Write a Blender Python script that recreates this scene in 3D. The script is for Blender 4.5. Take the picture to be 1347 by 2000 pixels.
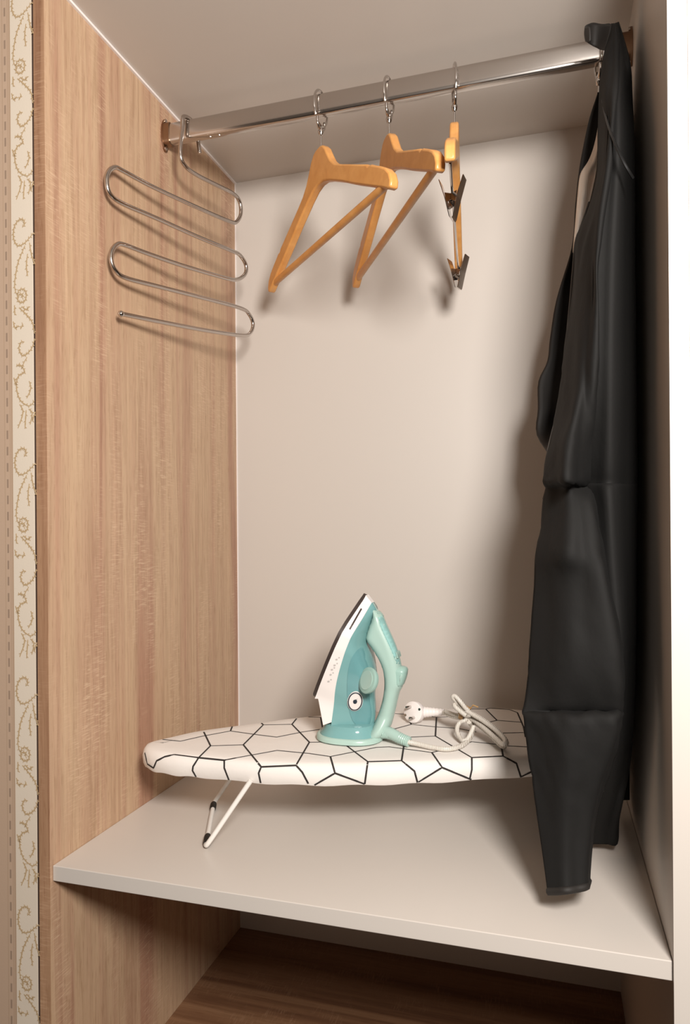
import bpy, bmesh, math, random
from mathutils import Vector, Matrix
from mathutils.bvhtree import BVHTree
from mathutils.geometry import delaunay_2d_cdt
from mathutils import noise as mnoise
random.seed(7)
for o in list(bpy.data.objects): bpy.data.objects.remove(o, do_unlink=True)
SC = bpy.context.scene
COL = SC.collection
V = Vector

# ------------------------------------------------------------------ camera
# Origin: left front corner of the shelf top; x to the right, y into the wardrobe, z up.
F_PX, YAW, ROLL, V0 = 1353.07, 0.2881, 0.0072, 1040.17      # measured on a 1347 x 2000 frame
CAM = V((0.6098, -0.7383, 0.4208))
cd = bpy.data.cameras.new('camera'); cam = bpy.data.objects.new('camera', cd); COL.objects.link(cam)
cd.sensor_fit = 'VERTICAL'; cd.sensor_height = 36.0; cd.lens = F_PX / 2000 * 36
cd.shift_y = (V0 - 1000) / 2000; cd.clip_start = 0.02
fwd = V((-math.sin(YAW), math.cos(YAW), 0)); rgt = V((math.cos(YAW), math.sin(YAW), 0)); up = V((0, 0, 1))
cx = rgt * math.cos(ROLL) - up * math.sin(ROLL); cy = rgt * math.sin(ROLL) + up * math.cos(ROLL)
m = Matrix((cx, cy, -fwd)).transposed().to_4x4(); m.translation = CAM
cam.matrix_world = m
SC.camera = cam

# ------------------------------------------------------------------ light and exposure
w = bpy.data.worlds.new('world'); SC.world = w; w.use_nodes = True
w.node_tree.nodes['Background'].inputs[0].default_value = (1.0, 0.86, 0.74, 1)
w.node_tree.nodes['Background'].inputs[1].default_value = 0.0
ld = bpy.data.lights.new('soft_lamp_light', 'POINT'); ld.energy = 60; ld.color = (1.0, 0.955, 0.905)  # unseen soft lamp near the camera, well below the ceiling, set by shadow directions
ld.shadow_soft_size = 0.145
lo = bpy.data.objects.new('soft_lamp_light', ld); COL.objects.link(lo); lo.location = (0.9, -0.87, 0.84)
vs = SC.view_settings
vs.view_transform = 'Standard'; vs.look = 'None'; vs.gamma = 1.0; vs.exposure = 0.76; vs.use_curve_mapping = False

# ------------------------------------------------------------------ helpers
def at(u, v, ax, val):
    """point of the place seen at photo pixel (u, v) on the plane where coordinate ax equals val"""
    U, W_ = u - 673.5, v - V0
    c, s = math.cos(ROLL), math.sin(ROLL)
    a, b = c * U - s * W_, s * U + c * W_
    d = fwd + rgt * (a / F_PX) - up * (b / F_PX)
    return CAM + d * ((val - CAM[ax]) / d[ax])
def X(u, v, val): return at(u, v, 0, val)
def Y(u, v, val): return at(u, v, 1, val)
def Z(u, v, val): return at(u, v, 2, val)

def lin(r, g, b):
    f = lambda c: (c / 255 / 12.92) if c / 255 <= 0.04045 else ((c / 255 + 0.055) / 1.055) ** 2.4
    return (f(r), f(g), f(b), 1)

def mat(name, col, rough=0.5, metal=0.0, **kw):
    mt = bpy.data.materials.new(name); mt.use_nodes = True
    p = mt.node_tree.nodes['Principled BSDF']
    p.inputs['Base Color'].default_value = lin(*col); p.inputs['Roughness'].default_value = rough
    p.inputs['Metallic'].default_value = metal
    for k, v in kw.items(): p.inputs[k.replace('_', ' ')].default_value = v
    return mt
def N(mt, typ, **kw):
    n = mt.node_tree.nodes.new(typ)
    for k, v in kw.items(): setattr(n, k, v)
    return n
def L(mt, a, ai, b, bi): mt.node_tree.links.new(a.outputs[ai], b.inputs[bi])
def bsdf(mt): return mt.node_tree.nodes['Principled BSDF']
def noise_node(mt, scale_vec, scale, detail=4, rough=0.6, dist=0.0):
    tc = N(mt, 'ShaderNodeTexCoord'); g = N(mt, 'ShaderNodeNewGeometry')
    mp = N(mt, 'ShaderNodeMapping'); mp.inputs['Scale'].default_value = scale_vec
    L(mt, g, 'Position', mp, 'Vector')
    n = N(mt, 'ShaderNodeTexNoise'); n.inputs['Scale'].default_value = scale
    n.inputs['Detail'].default_value = detail; n.inputs['Roughness'].default_value = rough
    n.inputs['Distortion'].default_value = dist
    L(mt, mp, 'Vector', n, 'Vector'); return n
def ramp(mt, stops):
    r = N(mt, 'ShaderNodeValToRGB'); e = r.color_ramp.elements
    while len(e) < len(stops): e.new(0.5)
    for i, (p, c) in enumerate(stops): e[i].position = p; e[i].color = c
    return r
def mix(mt, blend='MIX', fac=0.5):
    n = N(mt, 'ShaderNodeMix', data_type='RGBA', blend_type=blend); n.inputs[0].default_value = fac; return n
def add_bump(mt, scale_vec, scale, strength, dist=0.001, detail=3):
    n = noise_node(mt, scale_vec, scale, detail); b = N(mt, 'ShaderNodeBump')
    b.inputs['Strength'].default_value = strength; b.inputs['Distance'].default_value = dist
    L(mt, n, 0, b, 'Height'); L(mt, b, 0, bsdf(mt), 'Normal')
def speckle(mt, col, scale_vec, scale, amt):
    n = noise_node(mt, scale_vec, scale); d = tuple(max(0, c - amt) for c in col); h = tuple(min(255, c + amt * .6) for c in col)
    r = ramp(mt, [(0.3, lin(*d)), (0.7, lin(*h))]); L(mt, n, 0, r, 0); L(mt, r, 0, bsdf(mt), 'Base Color')

def mesh(name, verts, faces, m=None, parent=None, smooth=False, auto=None):
    me = bpy.data.meshes.new(name)
    off = parent.matrix_world.translation if parent is not None else V((0, 0, 0))
    if parent is not None:
        off = V((0, 0, 0)); p = parent
        while p is not None: off = off + p.location; p = p.parent
    me.from_pydata([tuple(V(v) - off) for v in verts], [], faces)
    bm = bmesh.new(); bm.from_mesh(me); bmesh.ops.recalc_face_normals(bm, faces=bm.faces); bm.to_mesh(me); bm.free()
    me.update()
    o = bpy.data.objects.new(name, me); COL.objects.link(o)
    if m: me.materials.append(m)
    if parent is not None: o.parent = parent
    if smooth:
        for p in me.polygons: p.use_smooth = True
        if auto:
            for e in me.edges: pass
            me.set_sharp_from_angle(angle=math.radians(auto))
    return o
def thing(name, label, cat, loc, group=None):
    o = bpy.data.objects.new(name, None); COL.objects.link(o); o.location = loc; o.empty_display_size = 0.02
    o['label'] = label; o['category'] = cat
    if group: o['group'] = group
    return o
def box_vf(x0, x1, y0, y1, z0, z1):
    v = [(x, y, z) for x in (x0, x1) for y in (y0, y1) for z in (z0, z1)]
    f = [(0, 1, 3, 2), (4, 6, 7, 5), (0, 4, 5, 1), (2, 3, 7, 6), (0, 2, 6, 4), (1, 5, 7, 3)]
    return v, f
def box(name, x0, x1, y0, y1, z0, z1, m, parent=None, bev=0.0):
    v, f = box_vf(x0, x1, y0, y1, z0, z1); o = mesh(name, v, f, m, parent)
    if bev:
        b = o.modifiers.new('bevel', 'BEVEL'); b.width = bev; b.segments = 2
    return o
def smooth_path(pts, n=8, closed=False):
    """Catmull-Rom through the points"""
    P = [V(p) for p in pts]; out = []; k = len(P)
    rng = k if closed else k - 1
    for i in range(rng):
        if closed: a, b, c, d = P[i - 1], P[i], P[(i + 1) % k], P[(i + 2) % k]
        else: a, b, c, d = P[max(i - 1, 0)], P[i], P[i + 1], P[min(i + 2, k - 1)]
        for j in range(n):
            t = j / n
            out.append(0.5 * ((2 * b) + (c - a) * t + (2 * a - 5 * b + 4 * c - d) * t * t + (3 * b - a - 3 * c + d) * t ** 3))
    if not closed: out.append(P[-1])
    return out
def tube_vf(path, r, n=10, closed=False, caps=True, off=0):
    P = [V(p) for p in path]; k = len(P); verts = []; faces = []
    rad = r if callable(r) else (lambda t: r)
    tang = []
    for i in range(k):
        a = P[i - 1] if (closed or i > 0) else P[i]; b = P[(i + 1) % k] if (closed or i < k - 1) else P[i]
        tang.append((b - a).normalized())
    t0 = tang[0]; ref = V((0, 0, 1)) if abs(t0.z) < 0.9 else V((1, 0, 0))
    nx = (ref - t0 * ref.dot(t0)).normalized()
    for i in range(k):
        t = tang[i]; nx = (nx - t * nx.dot(t)).normalized(); ny = t.cross(nx)
        rr = rad(i / max(1, k - 1))
        for j in range(n):
            a = 2 * math.pi * j / n; verts.append(P[i] + (nx * math.cos(a) + ny * math.sin(a)) * rr)
    rings = k if closed else k - 1
    for i in range(rings):
        for j in range(n):
            a = i * n + j; b = i * n + (j + 1) % n; c = ((i + 1) % k) * n + (j + 1) % n; d = ((i + 1) % k) * n + j
            faces.append((a + off, b + off, c + off, d + off))
    if caps and not closed:
        faces.append(tuple(off + j for j in range(n))[::-1]); faces.append(tuple(off + (k - 1) * n + j for j in range(n)))
    return verts, faces
def tube(name, path, r, m, parent=None, n=10, closed=False):
    v, f = tube_vf(path, r, n, closed); return mesh(name, v, f, m, parent, smooth=True, auto=50)
def join(*vfs):
    v = []; f = []
    for a, b in vfs:
        k = len(v); v += list(a); f += [tuple(i + k for i in q) for q in b]
    return v, f
def disc_vf(c, nrm, r, h, n=20, r2=None):
    """short cylinder from c along nrm"""
    nrm = V(nrm).normalized(); c = V(c)
    return tube_vf([c, c + nrm * h], (lambda t: r if t < .5 else (r2 or r)), n)
def prism_vf(poly, to3, t):
    """extrude 2D polygon: to3(p, s) with s = -1..1 giving the two faces"""
    k = len(poly); v = [to3(p, -t) for p in poly] + [to3(p, t) for p in poly]
    f = [tuple(range(k))[::-1], tuple(range(k, 2 * k))] + [(i, (i + 1) % k, k + (i + 1) % k, k + i) for i in range(k)]
    return v, f
def sheet(name, rows, m, parent, thick=0.0015, sub=2, crease_rows=()):
    nr, nc = len(rows), len(rows[0]); v = [p for r in rows for p in r]
    f = [(i * nc + j, i * nc + j + 1, (i + 1) * nc + j + 1, (i + 1) * nc + j) for i in range(nr - 1) for j in range(nc - 1)]
    o = mesh(name, v, f, m, parent, smooth=True)
    s = o.modifiers.new('sub', 'SUBSURF'); s.levels = sub; s.render_levels = sub
    if thick:
        s = o.modifiers.new('solid', 'SOLIDIFY'); s.thickness = thick; s.offset = 0
    return o

def cloth(name, rows, m, parent, thick=0.0016, kr=3, kc=4, amp=0.003, folds=(), seed=0.0):
    """cloth panel: smooth grid through the given rows, then creased along its normal; folds = [(row index, strength)]"""
    fine = [smooth_path(r, kc) for r in rows]
    cols = list(zip(*fine)); cols = [smooth_path(list(c), kr) for c in cols]
    G_ = [list(r) for r in zip(*cols)]; nr, nc = len(G_), len(G_[0]); out = []
    for i in range(nr):
        near = max([st * math.exp(-(((i / kr) - fi) / 1.6) ** 2) for fi, st in folds] + [0])
        for j in range(nc):
            a = G_[max(i - 1, 0)][j]; b = G_[min(i + 1, nr - 1)][j]; c = G_[i][max(j - 1, 0)]; d = G_[i][min(j + 1, nc - 1)]
            n = (b - a).cross(d - c); n = n.normalized() if n.length > 1e-9 else V((0, -1, 0))
            p = G_[i][j]
            q = V((p.x * 26 + seed, p.y * 14, p.z * 9 + p.x * 8)); q2 = V((p.x * 70 + seed, p.y * 40, p.z * 55 + p.x * 30))
            w1 = 1 - 2.4 * abs(mnoise.noise(q)); w2 = 1 - 2.6 * abs(mnoise.noise(q2))
            out.append(p + n * (amp * w1 * .8 + amp * near * w2 * .9))
    f = [(i * nc + j, i * nc + j + 1, (i + 1) * nc + j + 1, (i + 1) * nc + j) for i in range(nr - 1) for j in range(nc - 1)]
    o = mesh(name, out, f, m, parent, smooth=True)
    s = o.modifiers.new('solid', 'SOLIDIFY'); s.thickness = thick; s.offset = 0
    return o

# ------------------------------------------------------------------ materials
white_lam = mat('white_laminate', (202, 194, 186), 0.42); add_bump(white_lam, (1, 1, 1), 220, 0.06, 0.0004)
white_top = mat('white_shelf_laminate', (202, 194, 186), 0.34); add_bump(white_top, (1, 1, 1), 160, 0.05, 0.0004)
paint = mat('room_paint', (98, 89, 81), 0.7); add_bump(paint, (1, 1, 1), 120, 0.1, 0.0006)
gap_shade_m = mat('painted_gap_shade', (58, 40, 30), 0.8)  # dark brown that puts the gap's shade into the colour
floor_m = mat('room_floor_wood', (48, 35, 27), 0.5); speckle(floor_m, (48, 35, 27), (8, 1, 1), 6, 8)

def wood(name, grain, c_dark, c_mid, c_light, seed=0.0):
    """sonoma oak foil; grain = 'z' or 'x' long axis"""
    mt = mat(name, c_mid, 0.48)
    sx = (26, 26, 0.7) if grain == 'z' else (0.7, 26, 26)
    fx = (120, 120, 2.2) if grain == 'z' else (2.2, 120, 120)
    a = noise_node(mt, sx, 1.0, 3, 0.5, 0.9)
    r = ramp(mt, [(0.33, lin(*c_dark)), (0.45, lin(*c_mid)), (0.58, lin(*c_light)), (0.72, lin(*c_mid))])
    L(mt, a, 0, r, 0)
    b = noise_node(mt, fx, 1.6, 6, 0.7, 0.2)
    rb = ramp(mt, [(0.32, (0.90, 0.88, 0.86, 1)), (0.62, (1.03, 1.03, 1.03, 1))]); L(mt, b, 0, rb, 0)
    mx = mix(mt, 'MULTIPLY', 1.0); L(mt, r, 0, mx, 6); L(mt, rb, 0, mx, 7)
    # wavy annual rings and dark pores
    g2 = noise_node(mt, (70, 70, 3.4) if grain == 'z' else (3.4, 70, 70), 1.0, 7, 0.65, 1.6)
    r2 = ramp(mt, [(0.36, (0.86, 0.83, 0.80, 1)), (0.5, (1, 1, 1, 1)), (0.66, (1.06, 1.06, 1.05, 1))]); L(mt, g2, 0, r2, 0)
    mg = mix(mt, 'MULTIPLY', 1.0); L(mt, mx, 2, mg, 6); L(mt, r2, 0, mg, 7)
    g3 = noise_node(mt, (420, 420, 34) if grain == 'z' else (34, 420, 420), 1.0, 2, 0.5)
    r3 = ramp(mt, [(0.30, (0.84, 0.80, 0.76, 1)), (0.44, (1, 1, 1, 1))]); L(mt, g3, 0, r3, 0)
    mh = mix(mt, 'MULTIPLY', 1.0); L(mt, mg, 2, mh, 6); L(mt, r3, 0, mh, 7)
    # pale saw marks across the grain, in patches
    cxs = (50, 50, 640) if grain == 'z' else (640, 50, 50)
    c = noise_node(mt, cxs, 1.0, 2, 0.5, 0.5); rc = ramp(mt, [(0.52, (0, 0, 0, 1)), (0.64, (1, 1, 1, 1))]); L(mt, c, 0, rc, 0)
    d = noise_node(mt, (16, 16, 4.0), 1.0, 3); rd = ramp(mt, [(0.47, (0, 0, 0, 1)), (0.66, (1, 1, 1, 1))]); L(mt, d, 0, rd, 0)
    mm = N(mt, 'ShaderNodeMath', operation='MULTIPLY'); L(mt, rc, 0, mm, 0); L(mt, rd, 0, mm, 1)
    mk = N(mt, 'ShaderNodeMath', operation='MULTIPLY'); L(mt, mm, 0, mk, 0); mk.inputs[1].default_value = 0.6
    m2 = mix(mt, 'MIX', 0.0); L(mt, mk, 0, m2, 0); L(mt, mh, 2, m2, 6)
    m2.inputs[7].default_value = lin(*(min(255, k + 22) for k in c_light))
    L(mt, m2, 2, bsdf(mt), 'Base Color')
    bp = N(mt, 'ShaderNodeBump'); bp.inputs['Strength'].default_value = 0.12; bp.inputs['Distance'].default_value = 0.0006
    L(mt, b, 0, bp, 'Height'); L(mt, bp, 0, bsdf(mt), 'Normal')
    return mt
oak = wood('sonoma_oak_foil', 'z', (172, 132, 109), (186, 152, 125), (194, 164, 134))
oak_edge = wood('sonoma_oak_edge', 'z', (142, 104, 80), (164, 126, 98), (174, 138, 108))
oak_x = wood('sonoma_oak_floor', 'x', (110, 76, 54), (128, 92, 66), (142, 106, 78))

chrome = mat('chrome', (205, 200, 196), 0.12, 1.0)
chrome_rail = mat('chrome_rail', (200, 194, 189), 0.2, 1.0)
bronze = mat('bracket_metal', (150, 122, 100), 0.35, 1.0)
steel = mat('polished_steel_wire', (196, 188, 182), 0.2, 1.0)
beech = mat('lacquered_beech', (214, 152, 84), 0.33)
_n = noise_node(beech, (40, 40, 40), 1.0, 5, 0.6, 0.6); _r = ramp(beech, [(0.3, lin(206, 142, 76)), (0.7, lin(222, 162, 94))]); L(beech, _n, 0, _r, 0); L(beech, _r, 0, bsdf(beech), 'Base Color')
bag_m = mat('black_coated_fabric', (23, 22, 21), 0.78, Specular_IOR_Level=0.24); add_bump(bag_m, (1, 1, .7), 60, 0.18, 0.003, 5)
bag_in = mat('black_fabric_inside', (30, 26, 23), 0.7)
lining_m = mat('pale_lining', (232, 220, 208), 0.55); add_bump(lining_m, (60, 60, 6), 2.0, 0.6, 0.006, 3)
piping_m = mat('black_piping', (12, 12, 12), 0.5)
cover_m = mat('white_cotton_cover', (230, 224, 218), 0.8); add_bump(cover_m, (1, 1, 1), 34, 0.25, 0.003, 3)
ink = mat('black_print', (40, 34, 32), 0.8)
white_metal = mat('white_powder_coat', (232, 228, 222), 0.35)
rubber = mat('black_rubber', (18, 17, 16), 0.55)
mint = mat('mint_plastic', (170, 197, 187), 0.28)
mint_d = mat('mint_plastic_grey', (156, 188, 178), 0.35)
mint_gloss = mat('glossy_mint_plastic', (150, 196, 191), 0.08, Coat_Weight=0.5)
teal = mat('translucent_teal_tank', (126, 173, 173), 0.12, Transmission_Weight=0.1, IOR=1.4)
teal_d = mat('translucent_teal_window', (110, 160, 163), 0.10, Transmission_Weight=0.1, IOR=1.4)
white_pl = mat('white_plastic', (236, 228, 224), 0.35)
sole_m = mat('dark_nonstick_soleplate', (62, 52, 48), 0.45, 0.2)
grey_print = mat('pale_grey_print', (190, 184, 180), 0.6)
navy = mat('navy_print', (30, 44, 58), 0.5)
cord_m = mat('braided_cord', (214, 206, 194), 0.45)
_w = N(cord_m, 'ShaderNodeTexWave', wave_type='BANDS'); _w.inputs['Scale'].default_value = 150; _w.inputs['Distortion'].default_value = 3
_g = N(cord_m, 'ShaderNodeNewGeometry'); L(cord_m, _g, 'Position', _w, 'Vector')
_r = ramp(cord_m, [(0.2, lin(172, 162, 148)), (0.55, lin(226, 220, 212))]); L(cord_m, _w, 0, _r, 0); L(cord_m, _r, 0, bsdf(cord_m), 'Base Color')
tie_m = mat('tan_twist_tie', (190, 150, 100), 0.5)

def wallpaper():
    mt = mat('striped_wallpaper', (214, 200, 182), 0.6)
    g = N(mt, 'ShaderNodeNewGeometry'); sp = N(mt, 'ShaderNodeSeparateXYZ'); L(mt, g, 'Position', sp, 0)
    def mth(op, a, b=None):
        n = N(mt, 'ShaderNodeMath', operation=op)
        for i, q in enumerate((a, b)):
            if q is None: continue
            if isinstance(q, (int, float)): n.inputs[i].default_value = q
            else: mt.node_tree.links.new(q, n.inputs[i])
        return n.outputs[0]
    # stripes across x, period 0.0765 m, band edge at x = WPX0
    ph = mth('FLOORED_MODULO', mth('SUBTRACT', sp.outputs[0], WPX0), 0.0765)    # 0..0.031 cream band, rest beige stripe
    cream = mth('LESS_THAN', ph, 0.034)
    d1 = mth('ABSOLUTE', mth('SUBTRACT', ph, 0.0765 - 0.0085))                 # dotted line in the beige stripe
    dot = mth('MULTIPLY', mth('LESS_THAN', d1, 0.0013), mth('GREATER_THAN', mth('SINE', mth('MULTIPLY', sp.outputs[2], 300)), -0.1))
    d2 = mth('LESS_THAN', mth('ABSOLUTE', mth('SUBTRACT', ph, 0.0765 - 0.0014)), 0.0009)   # thin edge line
    d3 = mth('LESS_THAN', mth('ABSOLUTE', mth('SUBTRACT', d1, 0.0042)), 0.0005)
    n = noise_node(mt, (1, 1, 1), 500, 2)
    m1 = mix(mt); mt.node_tree.links.new(cream, m1.inputs[0]); m1.inputs[6].default_value = lin(186, 160, 138); m1.inputs[7].default_value = lin(216, 203, 186)
    m2 = mix(mt); mt.node_tree.links.new(dot, m2.inputs[0]); L(mt, m1, 2, m2, 6); m2.inputs[7].default_value = lin(150, 128, 110)
    e = mth('MULTIPLY', mth('MAXIMUM', d2, d3), 0.5)
    m3 = mix(mt); mt.node_tree.links.new(e, m3.inputs[0]); L(mt, m2, 2, m3, 6); m3.inputs[7].default_value = lin(158, 132, 106)
    L(mt, m3, 2, bsdf(mt), 'Base Color')
    b = N(mt, 'ShaderNodeBump'); b.inputs['Strength'].default_value = 0.15; b.inputs['Distance'].default_value = 0.0005
    L(mt, n, 0, b, 'Height'); L(mt, b, 0, bsdf(mt), 'Normal')
    return mt

# ------------------------------------------------------------------ the room
W, D, H, T, FL = 0.7215, 0.55, 1.1326, 0.0195, -0.3804
PF = -0.005            # front edge of the side panels
WX = -0.0192           # wallpaper starts here
WPX0 = Y(28, 1100, PF).x
wp_m = wallpaper(); gold = mat('gold_scroll_print', (184, 158, 122), 0.55)
def structure(o): o['kind'] = 'structure'; return o
RX0, RX1, RY0, RZ0, RZ1 = -1.1, 1.75, -2.3, -1.0, 1.38
structure(box('floor', RX0, RX1, RY0, D + .02, RZ0 - .05, RZ0, floor_m))
structure(box('ceiling', RX0, RX1, RY0, D + .02, RZ1, RZ1 + .05, paint))
wl = structure(box('wall_left', RX0, WX, PF - .001, D + .02, RZ0, RZ1, wp_m))
structure(box('wall_side', RX0 - .05, RX0, RY0, D + .02, RZ0, RZ1, paint))
structure(box('wall_behind', RX0, RX1, RY0 - .05, RY0, RZ0, RZ1, paint))
structure(box('wall_right', RX1, RX1 + .05, RY0, D + .02, RZ0, RZ1, paint))

# scroll print on the cream bands of the wallpaper
def scroll_vf():
    S = [[(195,145),(212,128),(205,100),(175,92),(140,120),(125,170),(130,220),(160,260),(210,250),(250,220),(285,190)],
         [(215,265),(190,310),(160,370),(140,450),(132,520),(145,570)], [(235,320),(225,400),(235,465)], [(250,250),(265,330),(292,395)],
         [(150,585),(165,550),(200,545),(222,575),(212,620),(175,628),(152,600),(170,575),(195,580),(190,600)], [(130,640),(132,705)],
         [(165,660),(200,690),(240,730),(270,770),(285,840)], [(118,745),(135,790),(160,775)], [(185,655),(225,680),(240,660)], [(175,800),(195,770)],
         [(205,885),(175,888),(163,930),(190,972),(230,960),(265,925),(285,870)],
         [(225,985),(190,1040),(205,1080),(160,1100),(140,1150),(150,1220),(180,1270),(240,1300),(280,1270)], [(120,1110),(140,1160)],
         [(240,1140),(252,1190),(220,1250)], [(165,1285),(190,1340),(150,1440)], [(215,1325),(205,1445)], [(235,1320),(262,1350),(245,1420)], [(285,1340),(262,1400)], [(140,1040),(165,1030),(190,1050)]]
    vv = []; ff = []
    k0 = Y(0, 1300, PF); k1 = Y(100, 1300, PF); sc = (k1.x - k0.x) / 100
    for s in S:
        P = smooth_path([V((WPX0 + (x / 4 - 27) * sc, 0, -(y - 90) / 4 * sc)) for x, y in s], 7)
        n = len(P); base = len(vv)
        for i, p in enumerate(P):
            t = (P[min(i + 1, n - 1)] - P[max(i - 1, 0)]).normalized(); nn = V((-t.z, 0, t.x))
            wd = 0.00085 * (0.45 + 0.9 * math.sin(math.pi * (0.12 + 0.8 * i / n))) * (1.0 if i % 2 else 0.62)
            vv += [p + nn * wd, p - nn * wd]
        ff += [(base + 2 * i, base + 2 * i + 1, base + 2 * i + 3, base + 2 * i + 2) for i in range(n - 1)]
        for i in range(2, n - 1, 2):             # little leaves along the stem
            t = (P[i + 1] - P[i - 1]).normalized(); nn = V((-t.z, 0, t.x)) * (1 if (i // 2) % 2 else -1); q = P[i] + nn * 0.0030 + t * 0.0018
            b = len(vv); mid = (P[i] + q) / 2; vv += [P[i], mid + t * 0.0008, q, mid - t * 0.0008]; ff.append((b, b + 1, b + 2, b + 3))
    return vv, ff, 370 * sc
sv, sf, per = scroll_vf()
z_first = Y(40, 1322, PF).z
proto = None
for b in range(0, 3):
    for k in range(-4, 7):
        zz = z_first + k * per
        if zz - per < RZ0 or zz > RZ1: continue
        if proto is None:
            proto = mesh('scroll_ornament', sv, sf, gold, None); o = proto
        else:
            o = proto.copy(); COL.objects.link(o)
        o.parent = wl; o.location = (-b * 0.0765, PF - 0.0013, zz)

# ------------------------------------------------------------------ the wardrobe
wr = thing('wardrobe', 'built-in wardrobe with oak-look left side, white back, top, shelf and right panel', 'wardrobe', (0, 0, RZ0))
box('side_panel', -0.016, 0, PF + .0006, D, RZ0, H + .016, oak, wr)['label'] = 'oak-look left side panel with vertical grain'
box('edge_strip', -0.016, 0.0, PF, PF + .0006, RZ0, H + .016, oak_edge, wr)
box('back_panel', 0, W, D, D + .012, RZ0, H + .016, white_lam, wr)
box('top_panel', 0, W, PF, D, H, H + .016, white_lam, wr)
box('side_panel', W, W + .018, PF, D, RZ0, H + .016, white_lam, wr)['label'] = 'white right side panel'
sh = box('shelf', 0.0004, W - .0004, 0, D, -T, 0, white_top, wr, 0.0008); sh['label'] = 'thick white shelf carrying the ironing board'
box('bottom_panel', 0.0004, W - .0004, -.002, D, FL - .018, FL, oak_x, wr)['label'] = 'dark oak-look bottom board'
box('gap_shade_strip', WX, -.016, PF + .0008, D, RZ0, H + .016, gap_shade_m, wr)  # added dark strip, painted shade for the open gap beside the wallpaper
box('sealant_bead', 0, .0035, PF + .002, D, H - .0035, H, white_pl, wr)
box('corner_bead', 0, .0018, D - .0018, D, 0, H, white_pl, wr)
box('front_stile', W + .018, W + .036, PF - .001, D, RZ0, RZ1, white_lam, wr)
box('neighbour_panel', W + .0366, RX1, PF - .004, D, RZ0, RZ1, white_lam, wr)['label'] = 'white panel right of the wardrobe opening'
box('fascia', WX, W + .018, PF, D, H + .017, RZ1, white_lam, wr)

# ------------------------------------------------------------------ clothes rail
RYc, RZc = 0.281, 1.0815
rl = thing('clothes_rail', 'chrome oval rail running across the top of the wardrobe', 'clothes rail', (W / 2, RYc, RZc))
prof = []
for i in range(28):
    a = 2 * math.pi * i / 28; c, s = math.cos(a), math.sin(a)
    prof.append((0.0085 * math.copysign(abs(c) ** 0.5, c), 0.0165 * math.copysign(abs(s) ** 0.5, s)))
v, f = prism_vf(prof, lambda p, t: (W / 2 + t * (W / 2 - .003), RYc + p[0], RZc + p[1]), 1)
mesh('tube', v, f, chrome_rail, rl, True, 40)
for sx, x0 in ((1, 0.0), (-1, W)):
    pl = [(0.0115 * math.cos(a) if abs(math.sin(a)) < .5 else 0.0085 * math.cos(a) * 1.2, 0.027 * math.sin(a)) for a in [2 * math.pi * i / 24 for i in range(24)]]
    v1 = prism_vf(pl, lambda p, t: (x0 + sx * (.0016 + t * .0014), RYc + p[0], RZc + p[1]), 1)
    rim = [(p[0] * 1.22, p[1] * 1.1) for p in prof]
    v2 = prism_vf(rim, lambda p, t: (x0 + sx * (.0075 + t * .0062), RYc + p[0], RZc + p[1]), 1)
    br = mesh('bracket', *join(v1, v2), bronze, rl, True, 35)
    for dz in (-0.0225, 0.0225):
        v, f = disc_vf((x0 + sx * .003, RYc - .002, RZc + dz), (sx, 0, 0), .0032, .002, 12); mesh('screw', v, f, chrome, br, True, 40)
for hx in (0.085, 0.101):
    v, f = disc_vf((hx, RYc - .0012, RZc - .0165), (0, 0, -1), .0022, .0012, 10); mesh('rivet', v, f, chrome, rl)

# ------------------------------------------------------------------ S-shaped trouser hanger
TX = 0.046
th = thing('trouser_hanger', 'polished steel S-shaped trouser hanger at left end of rail', 'hanger', (TX, RYc, 0.7))
SW = 0.19            # the hanger is turned: front end near the oak panel, back end away from it
def swing(u, v):
    d = Y(u, v, 0.3) - CAM; n = V((1, -SW, 0)); t = n.dot(V((TX, RYc, 0)) - CAM) / n.dot(d); return CAM + d * t
px = [(388,282),(384,262),(378,245),(366,233),(354,238),(350,262),(352,300),(362,325),(385,342),(420,360),(455,378),(468,395),(470,418),(462,433),(450,433),
      (400,412),(300,366),(240,334),(225,327),(213,334),(208,352),(214,378),(238,397),(300,424),(380,460),(450,489),(468,498),(480,518),(478,536),(462,546),(440,543),(360,520),(290,496),(245,479),(230,477),(219,489),(217,508),(225,528),(246,543),(310,560),(400,583),(470,602),(487,615),(494,634),(488,651),(470,655),(400,645),(310,628),(238,613)]
P = []
for i, q in enumerate(px):
    p = swing(q[0], q[1])
    if i < 5: p = None
    P.append(p)
# hook over the rail, measured round the rail itself
hook = [V((TX + SW * a, RYc + a, RZc + b)) for a, b in ((.026, -.024), (.0225, -.004), (.018, .013), (.004, .0208), (-.014, .016), (-.0165, -.004))]
P = hook + [p for p in P[6:]]
tube('wire', smooth_path(P, 8), 0.0034, steel, th, 10)
e = swing(236, 613)
def sphere_vf(c, r, n=12, k=8, sq=(1, 1, 1)):
    vv = []; ff = []
    for i in range(k + 1):
        a = math.pi * i / k
        for j in range(n):
            b = 2 * math.pi * j / n; vv.append((c[0] + r * sq[0] * math.sin(a) * math.cos(b), c[1] + r * sq[1] * math.sin(a) * math.sin(b), c[2] + r * sq[2] * math.cos(a)))
    for i in range(k):
        for j in range(n): ff.append((i * n + j, i * n + (j + 1) % n, (i + 1) * n + (j + 1) % n, (i + 1) * n + j))
    return vv, ff
mesh('end_ball', *sphere_vf(e, .0048), chrome, th, True)

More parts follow.
